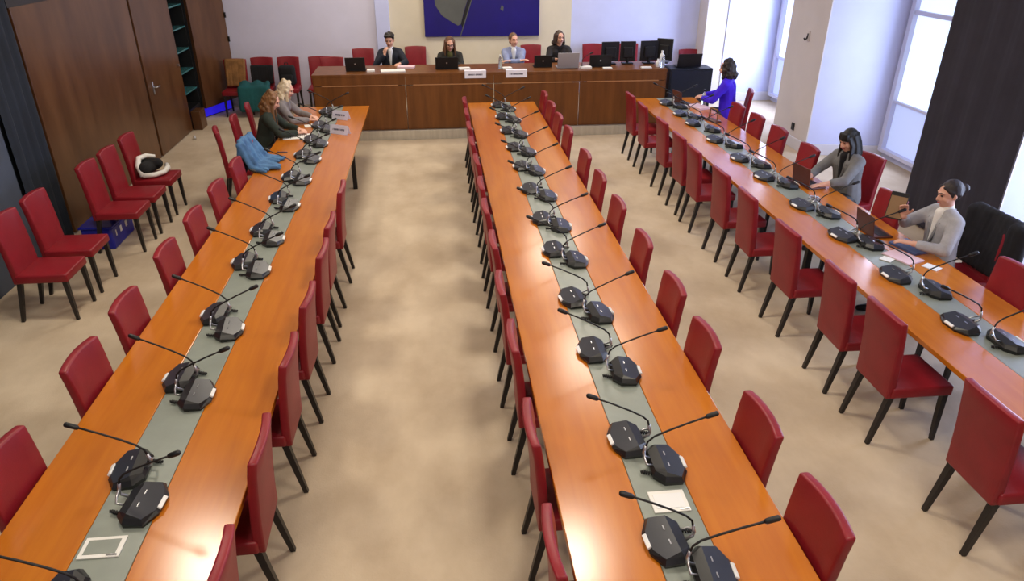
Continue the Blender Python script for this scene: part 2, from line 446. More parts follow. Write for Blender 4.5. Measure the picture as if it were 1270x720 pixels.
row([2.25,3.08,3.99,4.77,5.6,6.42,7.1,7.95,8.73,9.5,10.28,11.05], .70, FX, "left side of middle table", 'chairs on the left side of the middle table')
row([2.32,3.02,3.9,4.63,5.5,6.39,7.22,8.04,9.15,9.9,10.65,11.4], 1.445, FNX, "right side of middle table", 'chairs on the right side of the middle table')
row([3.01,4.06,4.69,5.6,6.5,7.25,8.12,8.73,9.5,10.46,11.2], 3.335, FX, "aisle side of right table", 'chairs on the aisle side of the right table')
row([4.62], 4.22, FNX, "window side of right table near the grey blazer", None)
chair(4.22, 6.32, FNX, 'empty red leather chair between the two women in grey jackets')
row([8.05,8.9,9.62,10.3], 4.22, FNX, "empty, between woman in blue and typing woman", 'empty chairs on the window side of the right table')
# pulled out or occupied chairs at the left table
chair(-2.62, 9.68, FX+.30, 'red leather chair pulled back and turned, seen edge-on behind the denim jacket')
CHAIR_BLONDE = chair(-2.55, 10.3, FX+.12, 'red leather chair under the woman with long reddish hair')
CHAIR_WHITE = chair(-2.52, 11.05, FX+.2, 'red leather chair under the white-haired person at the left table')
# chairs lined up along the left wall
for i, (y, x) in enumerate([(6.6, -3.75), (7.17, -3.75)]):
    chair(x, y, FX, 'red leather chair against the left wall, %s of the near pair' % ('closer to camera' if i == 0 else 'farther from camera'), 'chairs along the left wall')
for i, (y, x) in enumerate([(8.2, -3.67), (8.75, -3.66), (9.38, -3.66)]):
    chair(x, y, FX, ['red leather chair against the big brown door panel, nearest of the three', 'red leather chair against the big brown door panel, middle of the three', 'red leather chair by the brown door with a bag on its seat'][i], 'chairs along the left wall')
# chairs along the back wall
def backchair(x, label, z=.14, y=15.2, grp='chairs against the back wall'): chair(x, y, FNY+jig(.02), label, grp, z)
backchair(-3.44, 'red chair by the back wall, dark jacket on its back, beside tan coat', 0, 15.0)
backchair(-2.92, 'red chair by the back wall with a dark backpack on its seat', 0, 15.0)
backchair(-2.3, 'red chair by the back wall at the left end of the bench', 0, 15.0)
backchair(-3.92, 'chair in the far left corner covered by the tan coat', 0, 14.85)
backchair(-1.92, 'low red chair back showing at the left end of the bench', .14, 14.0)
backchair(-1.42, 'empty red chair behind the bench, left of the man in the dark suit', .14, 15.0)
backchair(-.37, 'red chair by the wall just right of the man in the dark suit')
backchair(2.02, 'red chair between the person in pale blue and the woman in black')
backchair(3.34, 'leftmost red chair behind the black monitors')
backchair(4.10, 'red chair behind the two middle black monitors')
backchair(4.66, 'red chair behind the rightmost black monitor')
backchair(5.44, 'red chair by the wall behind the black cabinet', 0)

# ------------------------------------------------------------------ microphones (user side is local +x)
def mk_mic(label, loc, rz, group):
    t = thing('conference_microphone', label, 'microphone', loc, rz, group)
    out = [(.10,-.065),(.10,.065),(.055,.15),(-.045,.15),(-.095,.09),(-.095,-.09),(-.045,-.15),(.055,-.15)]
    bm = nb()
    lo = [bm.verts.new((x*.96, y*.96, 0)) for x, y in out]
    mi = [bm.verts.new((x, y, .018 if x > 0 else .026)) for x, y in out]
    hi = [bm.verts.new((x*.86, y*.88, .034+(.086-.86*x)/.116*.032 if x > 0 else .05)) for x, y in out]
    r1 = bm.verts.new((-.03, .115, .066)); r2 = bm.verts.new((-.03, -.115, .066))
    n = 8
    for i in range(n):
        j = (i+1) % n
        bm.faces.new((lo[i], lo[j], mi[j], mi[i])); bm.faces.new((mi[i], mi[j], hi[j], hi[i]))
    bm.faces.new(lo[::-1])
    f = bm.faces.new((hi[0], hi[1], hi[2], r1, r2, hi[7])); f.material_index = 1
    bm.faces.new((hi[2], hi[3], r1)); bm.faces.new((hi[3], hi[4], r1)); bm.faces.new((hi[4], hi[5], r2, r1)); bm.faces.new((hi[5], hi[6], r2)); bm.faces.new((hi[6], hi[7], r2))
    b = obj('console', bm, t, m=[M['plastic'], M['plate']])
    bm = nb(); box(bm, (.096, 0, .029), (.022, .085, .014), .003, R=Matrix.Rotation(.55, 3, 'Y')); obj('talk_button', bm, b, m=M['white'])
    bm = nb(); box(bm, (.0, .045, .0585), (.006, .03, .004)); obj('marking', bm, b, m=M['silver'])
    bm = nb(); box(bm, (.0, -.045, .0585), (.006, .03, .004)); obj('marking', bm, b, m=M['silver'])
    bm = nb()
    ringtube(bm, [(-.085, .03, .045), (-.118, .03, .06), (-.122, .03, .085), (-.112, .03, .13)], .0085, 6)
    ringtube(bm, [(-.085, -.03, .045), (-.118, -.03, .055), (-.122, .0, .075), (-.118, .03, .1)], .006, 6)
    obj('bracket', bm, t, m=M['silver'], smooth=True)
    bm = nb()
    ringtube(bm, [(-.114, .03, .12), (-.104, .03, .16), (-.07, .028, .195), (0, .02, .235), (.1, .01, .285), (.2, 0, .33)], .0058, 6)
    g = obj('gooseneck', bm, t, m=M['cable'], smooth=True)
    bm = nb()
    ringtube(bm, [(.185, .001, .323), (.192, .001, .326), (.2, 0, .33), (.245, -.004, .35), (.252, -.004, .353)], [.007, .0125, .014, .0145, .008], 8)
    obj('microphone_head', bm, g, m=M['black'], smooth=True)
    bm = nb(); pts = []
    for i in range(22):
        u = i/21; pts.append((-.09-.06*u, -.06+.02*u+.008*math.sin(i*1.5), .014+.007*math.cos(i*1.5)))
    ringtube(bm, pts, .0055, 5); obj('coiled_cable', bm, t, m=M['cable'], smooth=True)
    return t
MIC0 = [None]
def mic(x, y, rz, label, group):
    if MIC0[0] is None: MIC0[0] = mk_mic(label, (x,y,.7505), rz, group); return MIC0[0]
    return dup(MIC0[0], (x,y,.7505), rz, label, group)
def microw(ys, x, rz, where, group):
    ys = sorted(ys)
    for i, y in enumerate(ys):
        mic(x, y, rz+jig(.10)+(.08 if rz else .02), 'black gooseneck microphone on %s, %s from camera end' % (where, ORD[i]), group)
microw([2.41,3.17,4.14,4.92,5.87,6.64,7.55,8.39,9.23,10.09,10.92,11.73], 1.0, PI, 'the middle table facing left', 'microphones on the middle table facing left')
microw([2.2,2.94,3.86,4.66,5.63,6.43,7.3,8.19,8.98,9.85,10.7,11.45], 1.16, 0, 'the middle table facing right', 'microphones on the middle table facing right')
microw([2.36,3.2,4.08,4.94,5.89,6.63,7.53,8.28,9.18,9.9,10.68,11.56], -1.735, PI, 'the left table facing the doors', 'microphones on the left table facing the doors')
microw([2.0,2.92,3.87,4.69,5.69,6.37,7.27,8.1,8.93,9.65,10.42,11.3], -1.575, 0, 'the left table facing the aisle', 'microphones on the left table facing the aisle')
microw([4.22,5.05,5.92,6.75,7.71,8.45,9.34,10.24,10.85,11.6], 3.79, PI, 'the right table facing the aisle', 'microphones on the right table facing the aisle')
microw([3.95,4.76,5.72,6.5,7.43,8.17,9.05,9.86,10.6,11.35], 3.955, 0, 'the right table facing the windows', 'microphones on the right table facing the windows')
# ------------------------------------------------------------------ people
def ik(S, T, l1, l2, pole):
    S, T, pole = V(S), V(T), V(pole)
    d = T-S; D = min(d.length, (l1+l2)*.985)
    d = d.normalized(); T = S+d*D
    a = (l1*l1-l2*l2+D*D)/(2*D); h = math.sqrt(max(0, l1*l1-a*a))
    p = (pole-d*pole.dot(d)).normalized()
    return S+d*a+p*h, T

def hand(bm, W, d, nrm, side, curl=.5, spread=.03, s=1.0):
    """palm and five fingers from wrist W along d, back of the hand towards nrm; side=+1 thumb towards lateral vector"""
    d = V(d).normalized(); nrm = V(nrm); nrm = (nrm-d*nrm.dot(d)).normalized(); lat = d.cross(nrm).normalized()*side
    W = V(W)
    for o in (-.028, -.010, .010, .028):
        cone(bm, W+d*.012+lat*o*.55, W+d*.085*s+lat*o, .0135, .0125, 8)
    lens = [.062, .074, .078, .070]
    for k, o in enumerate((-.030, -.0105, .0105, .030)):
        p = W+d*.085*s+lat*o; L = lens[k]*s
        dd = (d + lat*o*spread*12 - nrm*curl*.35).normalized(); p1 = p+dd*L*.48
        dd2 = (d - nrm*curl*1.1).normalized(); p2 = p1+dd2*L*.30
        dd3 = (d - nrm*curl*2.0).normalized(); p3 = p2+dd3*L*.24
        chain(bm, [p, p1, p2, p3], [.0102, .0094, .0086, .0072], 8)
    p = W+d*.03*s+lat*.026
    p1 = p+(d*.55+lat*.75-nrm*.25).normalized()*.04; p2 = p1+(d*.85+lat*.35-nrm*.3*(1+curl)).normalized()*.034; p3 = p2+(d*.95+lat*.05-nrm*.4*(1+curl)).normalized()*.024
    chain(bm, [p, p1, p2, p3], [.015, .0125, .0105, .0085], 8)

def person(label, loc, rz, jacket, hair, hairstyle, lean=.15, yaw=0, nod=.1, tilt=0, roll=0,
           handR=(.16,.42,.80), handL=(-.16,.42,.80), poleR=(.6,-.5,-.6), poleL=(-.6,-.5,-.6), curlR=.5, curlL=.5,
           nR=(0,0,1), nL=(0,0,1), dR=None, dL=None, shirt=None, trousers='black', seat=.50, skin='skin', collar=False, twist=0, longlen=.3, glasses=False, sleeve=0, w=1.0, thumbs=(1,1)):
    t = thing('person', label, 'person', loc, rz)
    jm = mat('clothing', jacket, .85, var=.14, scale=9, bump=.2, bscale=70) if not isinstance(jacket, str) else M[jacket]
    hm = mat('hair', hair[0], .55, c2=hair[1], scale=14, bump=.5, bscale=50, stretch=(1,1,.25))
    P = V((0, 0, seat+.09)); up = V((0, math.sin(lean), math.cos(lean)))
    Ry = Matrix.Rotation(twist, 3, 'Z')
    X = Ry @ V((1,0,0)); F = Ry @ V((0, math.cos(lean), -math.sin(lean)))
    nbase = P+up*.50
    nd = (up*.6+V((0,.12+nod*.2,.5))).normalized()
    hc = nbase + nd*.165 + V((tilt*.4, 0, 0))
    RH = Matrix.Rotation(yaw, 3, 'Z') @ Matrix.Rotation(-nod, 3, 'X') @ Matrix.Rotation(roll, 3, 'Y')
    H = lambda x, y, z: hc + RH @ V((x, y, z))
    shR, shL = P+up*.445+X*.165*w, P+up*.445-X*.165*w
    eR, wR = ik(shR, handR, .275, .255, poleR); eL, wL = ik(shL, handL, .275, .255, poleL)
    fR = V(dR).normalized() if dR else (wR-eR).normalized(); fL = V(dL).normalized() if dL else (wL-eL).normalized()
    hipR, hipL = P+V((.09,.0,-.02)), P+V((-.09,.0,-.02))
    kR, kL = V((.12,.43,seat+.05)), V((-.12,.43,seat+.05))
    aR, aL = V((.12,.38,.10)), V((-.12,.38,.10))
    # body, one continuous skin
    bm = nb()
    for s in (-1, 1):
        cone(bm, P+X*s*.07, P+up*.2+X*s*.05, .105, .095); cone(bm, P+up*.2+X*s*.05, P+up*.38+X*s*.075, .095, .10)
    chain(bm, [shL, P+up*.47-X*.05, P+up*.47+X*.05, shR], [.055, .065, .065, .055])
    cone(bm, P+up*.44, nbase+nd*.09, .055, .05)
    for hip, k, a in ((hipR, kR, aR), (hipL, kL, aL)):
        chain(bm, [hip, k, a], [.085, .058, .038]); cone(bm, a+V((0,-.02,-.04)), a+V((0,.15,-.065)), .035, .028)
    for sh, e, wr in ((shR, eR, wR), (shL, eL, wL)): chain(bm, [sh, e, wr], [.052, .042, .027])
    hand(bm, wR, fR, nR, -1*thumbs[0], curlR); hand(bm, wL, fL, nL, 1*thumbs[1], curlL)
    def hv(c, r):
        vs = ball(bm, (0,0,0), r, 20)
        bmesh.ops.rotate(bm, cent=(0,0,0), matrix=RH, verts=vs); bmesh.ops.translate(bm, vec=H(*c), verts=vs)
    hv((0,-.01,.022), (.076,.096,.092)); hv((0,.018,-.03), (.062,.072,.082))
    cone(bm, H(0,.055,-.085), H(0,.02,-.07), .026, .045)
    chain(bm, [H(0,.086,.012), H(0,.104,-.022), H(0,.094,-.03)], [.009,.0135,.012], 10)
    for s in (-1, 1):
        cone(bm, H(s*.015,.092,-.03), H(s*.012,.09,-.03), .009, .009, 8)
        chain(bm, [H(s*.012,.085,.032), H(s*.045,.074,.034)], [.011,.010], 8)
        chain(bm, [H(s*.076,-.012,.02), H(s*.079,-.016,-.005), H(s*.074,-.008,-.03)], [.012,.013,.009], 8)
        cone(bm, H(s*.035,.062,-.02), H(s*.045,.05,-.035), .022, .02, 8)
    body = obj('body', remeshed('body', bm, M[skin], .0065, 3), t)
    bm = nb()
    for s in (-1, 1): ball(bm, H(s*.031,.082,.012), (.0125,.008,.007), 10)
    obj('eyes', bm, body, m=M['eye'], smooth=True)
    bm = nb(); chain(bm, [H(-.022,.085,-.058), H(0,.094,-.056), H(.022,.085,-.058)], [.004,.007,.004], 8); obj('lips', bm, body, m=M['lips'], smooth=True)
    bm = nb()
    for s in (-1, 1): chain(bm, [H(s*.015,.092,.034), H(s*.035,.088,.041), H(s*.052,.074,.036)], [.004,.0045,.003], 6)
    obj('eyebrows', bm, body, m=hm, smooth=True)
    if glasses:
        bm = nb()
        for s in (-1, 1):
            ringtube(bm, [H(s*.034+.026*math.cos(a*PI/6), .098, .01+.02*math.sin(a*PI/6)) for a in range(13)], .003, 6)
            ringtube(bm, [H(s*.06,.097,.015), H(s*.08,.05,.02), H(s*.082,-.02,.015)], .003, 6)
        ringtube(bm, [H(-.009,.1,.015), H(.009,.1,.015)], .003, 6)
        obj('glasses', bm, t, m=M['black'], smooth=True)
    # upper garment
    bm = nb()
    for s in (-1, 1):
        cone(bm, P+X*s*.075-up*.02, P+up*.2+X*s*.06, .122, .112); cone(bm, P+up*.2+X*s*.06, P+up*.385+X*s*.083, .112, .114)
    chain(bm, [shL, P+up*.475-X*.06, P+up*.475+X*.06, shR], [.072, .072, .072, .072])
    for sh, e, wr in ((shR, eR, wR), (shL, eL, wL)):
        we = wr+(e-wr)*(.12+sleeve); chain(bm, [sh, e, we], [.071, .056, .044])
    gar = obj('jacket' if collar else 'top', remeshed('garment', bm, jm, .011, 4), t)
    if shirt:
        bm = nb(); cone(bm, nbase+F*.055-up*.01, P+up*.22+F*.112, .052, .012, 12); cone(bm, nbase-up*.02, nbase+nd*.045, .058, .056)
        obj('shirt', remeshed('shirt', bm, M[shirt], .008, 2), t)
    if collar:
        bm = nb()
        for s in (-1, 1):
            a = nbase+X*s*.052+F*.01+up*.03; b = nbase+X*s*.06+F*.085-up*.08; c = P+up*.20+F*.128+X*s*.012
            o = F*.018+X*s*.02
            chain(bm, [nbase-F*.055+up*.02+X*s*.02, a, b, c], [.014,.014,.016,.01], 8)
            cone(bm, b+X*s*.03+F*.004, c+F*.003, .018, .008, 8)
        obj('lapels', remeshed('lapels', bm, mat('lapel cloth', tuple(x*.6 for x in jm.node_tree.nodes['Principled BSDF'].inputs['Base Color'].default_value[:3])+(1,), .85), .007, 2), gar)
    bm = nb()
    for hip, k, a in ((hipR, kR, aR), (hipL, kL, aL)): chain(bm, [hip, k, a+V((0,0,.02))], [.10, .072, .055])
    cone(bm, hipL, hipR, .105, .105)
    obj('trousers', remeshed('trousers', bm, M[trousers] if isinstance(trousers, str) else trousers, .014, 2), t)
    for a in (aR, aL):
        bm = nb(); chain(bm, [a+V((0,-.03,-.055)), a+V((0,.06,-.06)), a+V((0,.17,-.068))], [.04,.042,.03], 10); obj('shoe', bm, t, m=M['black'], smooth=True)
    # hair
    bm = nb(); rr = random.Random(hash(label) % 1000 if False else len(label))
    def hb(c, r):
        vs = ball(bm, (0,0,0), r, 16)
        bmesh.ops.rotate(bm, cent=(0,0,0), matrix=RH, verts=vs); bmesh.ops.translate(bm, vec=H(*c), verts=vs)
    hb((0,-.028,.034), (.088,.096,.102))
    if hairstyle == 'tousled':
        for k in range(26):
            a = rr.uniform(0, 2*PI); b = rr.uniform(.2, 1.25)
            hb((.078*math.cos(a)*math.cos(b*.9), -.02+.085*math.sin(a)*math.cos(b*.9), .045+.085*math.sin(b)), (.028,.028,.026))
        for s in (-.04, 0, .04): hb((s, .06, .10), (.03,.028,.024))
    if hairstyle in ('long', 'bob', 'bangs', 'curly'):
        L = longlen
        if hairstyle == 'curly':
            for k in range(44):
                a = rr.uniform(.9, 2*PI-.9)+PI/2; z = rr.uniform(-.15, .12)
                r = .095 - max(0, z)*.35
                hb((r*math.cos(a), -.02+r*math.sin(a), z), (.032,.032,.032))
        G = lambda p, dz: p - V((0,0,dz))
        for k in range(13):
            a = PI + (k/12)*PI + 0.0
            ang = a
            x = .083*math.cos(ang); y = -.02+.088*math.sin(ang)
            p0 = H(x*.95, y*.95, .05); p1 = H(x*1.03, y*1.03, -.06)
            end = p1 - V((0,0,L)) + (RH @ V((x*.25, y*.35, 0)))
            mid = (p1+end)/2 + (RH @ V((x*.15, y*.18, 0))) + V((rr.uniform(-.008,.008), rr.uniform(-.008,.008), 0))
            chain(bm, [p0, p1, mid, end], [.026, .027, .027, .014], 8)
        for s in (-1, 1):
            for y in (.018, .04):
                p0 = H(s*.066, y, .06); p1 = H(s*.083, y*.9, -.04); e2 = p1 - V((0,0,L*.9)) + RH @ V((s*.01, .0, 0))
                chain(bm, [p0, p1, e2], [.018, .018, .012], 8)
    if hairstyle == 'bangs':
        for k in range(7):
            x = -.06+.02*k; chain(bm, [H(x*.8,.045,.10), H(x,.08-abs(x)*.3,.06), H(x*1.05,.086-abs(x)*.35,.034)], [.018,.013,.008], 8)
    if hairstyle == 'bun':
        hb((0,-.135,.03), (.042,.04,.04)); hb((0,-.11,.03), (.03,.03,.03))
        for s in (-1, 1): chain(bm, [H(s*.03,.06,.085), H(s*.075,.02,.045), H(s*.07,-.06,.0)], [.012,.014,.018], 8)
    if hairstyle == 'sleek':
        hb((0,-.05,-.03), (.07,.06,.06)); hb((0,-.115,-.01), (.028,.03,.05))
    obj('hair', remeshed('hair', bm, hm, .0075, 2), t)
    t['_'] = 0; del t['_']
    return dict(t=t, wR=wR, wL=wL, fR=fR, fL=fL)

DKHAIR = (rgb(42,30,24), rgb(20,14,12))
# officials behind the bench (facing the camera)
person('man in a dark suit resting his cheek on his hand behind the bench', (-.80, 14.05, .14), PI, rgb(30,34,48), DKHAIR, 'tousled', lean=.10, nod=.22, yaw=-.12,
       handR=(.10,.25,1.12), poleR=(.7,.2,-.9), dR=(-.25,-.05,1), nR=(.6,.6,.2), curlR=1.1, handL=(-.18,.48,1.0), poleL=(-.7,-.2,-.5), shirt='white', collar=True, seat=.60)
person('woman in glasses with long brown hair and dark jacket behind the bench', (.30, 13.95, .14), PI, rgb(38,36,32), (rgb(124,84,50), rgb(80,52,32)), 'long', lean=.22, nod=.3, yaw=.1,
       handR=(.10,.48,1.02), handL=(-.06,.46,1.03), shirt='olive', collar=True, seat=.56, glasses=True, longlen=.16)
person('person in a pale blue grey jacket with arms folded behind the bench', (1.50, 14.05, .14), PI, rgb(140,150,186), (rgb(120,88,62), rgb(84,60,44)), 'sleek', lean=.14, nod=.02, yaw=.35,
       handR=(-.10,.36,1.00), handL=(.10,.40,1.0), poleR=(.8,.1,-.5), poleL=(-.8,.1,-.5), shirt='white', collar=True, seat=.58)
person('woman in a dark patterned top with shoulder length hair behind the silver laptop', (2.38, 14.1, .14), PI, rgb(30,26,30), (rgb(72,52,42), rgb(44,32,26)), 'bob', lean=.1, nod=.05, yaw=.3,
       handR=(.12,.46,1.02), handL=(-.12,.46,1.02), seat=.60, longlen=.07, collar=True)
# left table (facing the aisle)
person('woman with long wavy reddish hair in a dark jacket writing at the left table', (-2.46, 10.25, 0), FX+.05, rgb(34,44,36), (rgb(136,94,52), rgb(84,54,28)), 'curly', lean=.30, nod=.5, yaw=0,
       handR=(.12,.50,.80), handL=(-.08,.50,.80), curlR=.9, longlen=.34, collar=True, poleR=(.8,-.3,-.4), poleL=(-.8,-.3,-.4))
person('person with white-blonde hair in a grey top at the far end of the left table', (-2.42, 11.05, 0), FX+.0, rgb(128,122,122), (rgb(222,206,178), rgb(178,156,122)), 'curly', lean=.34, nod=.4, yaw=0,
       handR=(.16,.52,.80), handL=(-.08,.52,.80), longlen=.12, poleR=(.8,-.3,-.4), poleL=(-.8,-.3,-.4), w=1.05)
# right table (facing the aisle)
PW = person('woman in a bright blue purple sweater with dark curly hair at the right table', (4.76, 11.35, 0), FNX-.55, rgb(66,26,220), (rgb(48,36,32), rgb(24,18,16)), 'curly', lean=.12, nod=.12, yaw=0,
       handR=(.14,.40,.80), handL=(-.08,.38,.80), longlen=.07, w=1.12, poleR=(.8,-.3,-.4), poleL=(-.8,-.3,-.4))
person('woman with black hair and fringe in a grey cardigan typing at a laptop', (4.72, 7.5, 0), FNX+.22, rgb(118,118,118), (rgb(30,28,26), rgb(12,12,12)), 'bangs', lean=.16, nod=.42, yaw=0,
       handR=(.10,.52,.80), handL=(-.12,.50,.80), longlen=.24, shirt='blackcloth', collar=True, curlR=.6, curlL=.6, sleeve=.35, poleR=(.8,-.3,-.4), poleL=(-.8,-.3,-.4))
GW = person('woman in a light grey blazer with dark hair in a bun holding up a tablet', (4.60, 5.64, 0), FNX-.1, rgb(168,168,172), (rgb(46,34,32), rgb(24,18,18)), 'bun', lean=.06, nod=.22, yaw=0,
       handR=(.06,.38,1.02), handL=(-.16,.36,.84), poleR=(.8,-.2,-.7), poleL=(-.8,-.3,-.6), dR=(-.15,.3,1), nR=(.6,-.3,.0), curlR=.9, shirt='paper', collar=True, sleeve=.1)
PW['t'].scale = (1.08, 1.08, 1.08)
# ------------------------------------------------------------------ props
def laptop(label, loc, rz, lid, w=.33, d=.23, ang=1.85, emblem=False):
    """user sits on local +y side; lid rises at local -y"""
    t = thing('laptop', label, 'laptop', loc, rz)
    bm = nb(); box(bm, (0,0,.009), (w,d,.016), .004); obj('base', bm, t, m=lid)
    bm = nb(); box(bm, (0,.02,.0178), (w*.86,d*.5,.003)); obj('keyboard', bm, t, m=M['black'])
    R = Matrix.Rotation(-(ang-PI/2), 3, 'X')
    R = Matrix.Rotation((ang-PI/2), 3, 'X')
    bm = nb(); vs = box(bm, (0,0,d/2), (w,.009,d), .003); bmesh.ops.rotate(bm, cent=(0,0,0), matrix=R, verts=bm.verts); bmesh.ops.translate(bm, vec=(0,-d/2,.017), verts=bm.verts)
    l = obj('lid', bm, t, m=lid)
    bm = nb(); box(bm, (0,.0052,d/2), (w*.93,.002,d*.88)); bmesh.ops.rotate(bm, cent=(0,0,0), matrix=R, verts=bm.verts); bmesh.ops.translate(bm, vec=(0,-d/2,.017), verts=bm.verts)
    obj('screen', bm, l, m=M['screen'])
    if emblem:
        bm = nb(); ringtube(bm, [(0,-.0045,d*.5), (0,-.0065,d*.5)], .014, 10); bmesh.ops.rotate(bm, cent=(0,0,0), matrix=R, verts=bm.verts); bmesh.ops.translate(bm, vec=(0,-d/2,.017), verts=bm.verts)
        obj('emblem', bm, l, m=M['silver'])
    return t
TB = 1.122   # bench worktop
laptop('black laptop at the left end of the bench, beside the low red chair', (-1.36, 13.1, TB), 0, M['black'], .34, .22, 1.75, True)
laptop('black laptop in front of the woman in glasses', (.22, 13.12, TB), 0, M['black'], .40, .20, 1.8, True)
laptop('black laptop between the pale blue jacket and the silver laptop', (1.93, 13.15, TB), 0, M['black'], .32, .2, 1.75, True)
laptop('open silver laptop in front of the woman in the dark patterned top', (2.36, 13.05, TB), 0, mat('silver laptop shell', rgb(168,166,172), .4, metal=.3), .38, .26, 1.8)
laptop('black laptop left of the row of black monitors', (2.96, 13.1, TB), 0, M['black'], .40, .2, 1.75, True)
laptop('black laptop standing open on the black cabinet', (4.58, 13.05, 1.1), 0, M['black'], .44, .23, 1.8)
def monitor(label, loc, rz, w=.36, h=.42):
    t = thing('monitor', label, 'monitor', loc, rz, 'black monitors on the bench')
    bm = nb(); box(bm, (0,0,.012), (.2,.16,.02), .006); obj('base', bm, t, m=M['black'])
    bm = nb(); ringtube(bm, [(0,.02,.02),(0,.02,.14)], .025, 8); obj('stand', bm, t, m=M['black'])
    bm = nb(); box(bm, (0,0,.05+h/2), (w,.035,h), .008); box(bm, (0,.03,.05+h*.45), (w*.6,.04,h*.55), .012); s = obj('housing', bm, t, m=M['black'])
    bm = nb(); box(bm, (0,-.0185,.05+h/2), (w*.94,.003,h*.9)); obj('screen', bm, s, m=M['screen'])
    return t
monitor('black monitor on the bench, leftmost of four', (3.2, 13.28, TB), PI+.05, .33, .34)
monitor('black monitor on the bench, second from left of four', (3.53, 13.3, TB), PI-.05, .28, .34)
monitor('black monitor on the bench, third from left of four', (3.92, 13.28, TB), PI+.1, .33, .35)
monitor('black monitor on the bench, rightmost of four, turned sideways', (4.22, 13.3, TB), PI-.5, .3, .38)
# cabinet at the right end of the bench
cb = thing('equipment_cabinet', 'dark equipment cabinet standing at the right end of the bench', 'cabinet', (4.61, 13.05, 0))
bm = nb(); box(bm, (0,0,.62), (.80,.42,.94), .012); obj('carcass', bm, cb, m=mat('blue black laminate', rgb(24,32,46), .45, var=.1))
bm = nb(); box(bm, (0,-.215,.63), (.74,.012,.86), .004); obj('front_panel', bm, cb, m=mat('blue black panel', rgb(28,38,54), .4, var=.1))
bm = nb()
for sx in (-.34,.34):
    for sy in (-.16,.16): ringtube(bm, [(sx,sy,.142),(sx,sy,.16)], .025, 8)
obj('feet', bm, cb, m=M['leg'])
# white dispensers, bottle and papers on the bench
def bottle(label, loc, m, h=.2, r=.03, nm='bottle', cap='white'):
    t = thing(nm, label, 'bottle', loc)
    bm = nb(); ringtube(bm, [(0,0,0),(0,0,.006),(0,0,h*.62),(0,0,h*.78),(0,0,h*.84),(0,0,h*.9)], [r*.9,r,r,r*.75,r*.42,r*.42], 14); obj('body', bm, t, m=m, smooth=True)
    bm = nb(); ringtube(bm, [(0,0,h*.88),(0,0,h)], [r*.5,r*.48], 10); obj('cap', bm, t, m=M[cap])
bottle('tall white dispenser bottle at the right end of the bench', (4.08, 12.98, TB), M['white'], .27, .04)
bottle('short white bottle beside the tall white dispenser', (3.99, 12.9, TB), M['white'], .14, .035)
bottle('clear plastic water bottle at the right end of the bench', (4.06, 12.82, TB), M['water'], .22, .035)
bottle('clear bottle left of the person in the pale blue jacket', (1.16, 13.0, TB), M['water'], .24, .03)
def sheet(label, loc, rz, w=.21, d=.297, m='paper', nm='paper_sheet', cat='paper', h=.004, group=None, ink=False):
    bm = nb(); box(bm, (0,0,h/2), (w,d,h)); o = obj(nm, bm, loc=loc, rot=(0,0,rz), m=M[m]); tag(o, label, cat, group)
    if ink:
        bm = nb()
        for i in range(9):
            L = w*random.uniform(.45,.8); box(bm, (-w*.4+L/2, d*.38-i*d*.085, h+.0006), (L, .006, .0008))
        obj('writing', bm, o, m=M['ink'])
    return o
sheet('white papers in front of the man in the dark suit', (-.72, 12.92, TB), .1, .42, .22, h=.02)
sheet('pink folder in front of the man in the dark suit', (-.5, 13.25, TB), -.1, .3, .2, 'pink', 'folder', 'folder', .03)
sheet('small white paper right of the laptop at the left bench end', (-1.1, 12.95, TB), .1, .13, .15, h=.03)
sheet('crumpled white paper right of the woman in glasses', (.52, 13.0, TB), .2, .2, .12, h=.03)
sheet('white notepad left of the name card of the pale blue jacket', (1.28, 12.98, TB), .1, .16, .14, h=.025)
sheet('white paper right of the silver laptop', (2.68, 12.92, TB), 0, .2, .14, h=.03)
sheet('small white paper under the leftmost monitor', (3.06, 12.85, TB), 0, .16, .1, h=.015)
sheet('small white paper under the third monitor', (3.76, 12.82, TB), 0, .18, .1, h=.02)
def mic_bench(x, label):
    t = thing('desk_microphone', label, 'microphone', (x, 12.95, TB))
    bm = nb(); ringtube(bm, [(0,0,0),(0,0,.03)], [.05,.04], 12); obj('base', bm, t, m=M['white'])
    bm = nb(); ringtube(bm, [(0,0,.03),(.0,0,.14),(.06,.0,.2),(.14,.0,.24)], .006, 6); g = obj('gooseneck', bm, t, m=M['cable'])
    bm = nb(); ringtube(bm, [(.135,0,.237),(.19,0,.265)], .015, 8); obj('microphone_head', bm, g, m=M['black'])
mic_bench(2.62, 'gooseneck microphone just right of the silver laptop')
def namecard(label, loc, rz, w=.3, h=.11, hang=False):
    t = thing('name_card', label, 'name card', loc, rz)
    bm = nb()
    if hang:
        box(bm, (0,-.008,-h*.42), (w,.004,h)); box(bm, (0,.05,.012), (w,.12,.004))
    else:
        for s in (-1,1):
            b2 = [(-w/2,s*.045,0),(w/2,s*.045,0),(w/2,0,h),(-w/2,0,h)]; v = [bm.verts.new(p) for p in b2]; bm.faces.new(v)
        bmesh.ops.solidify(bm, geom=bm.faces[:], thickness=.002)
    obj('card', bm, t, m=mat('white card', rgb(238,236,248), .6))
    bm = nb(); x = -w*.33; r = random.Random(len(label))
    while x < w*.33:
        L = r.uniform(.008,.018)
        if hang: box(bm, (x+L/2, -.0112, -h*.42), (L, .001, h*.22))
        else:
            vs = box(bm, (x+L/2, 0, 0), (L, .001, h*.2)); k = math.atan2(.045, h)
            bmesh.ops.rotate(bm, cent=(0,0,0), matrix=Matrix.Rotation(-k,3,'X'), verts=vs); bmesh.ops.translate(bm, vec=(0,-.025,h*.5), verts=vs)
        x += L+r.choice((.004,.004,.012))
    obj('lettering', bm, t, m=M['ink'])
namecard('white name card on the bench edge right of the woman in glasses', (.70, 12.69, 1.135), 0, .37, .12, True)
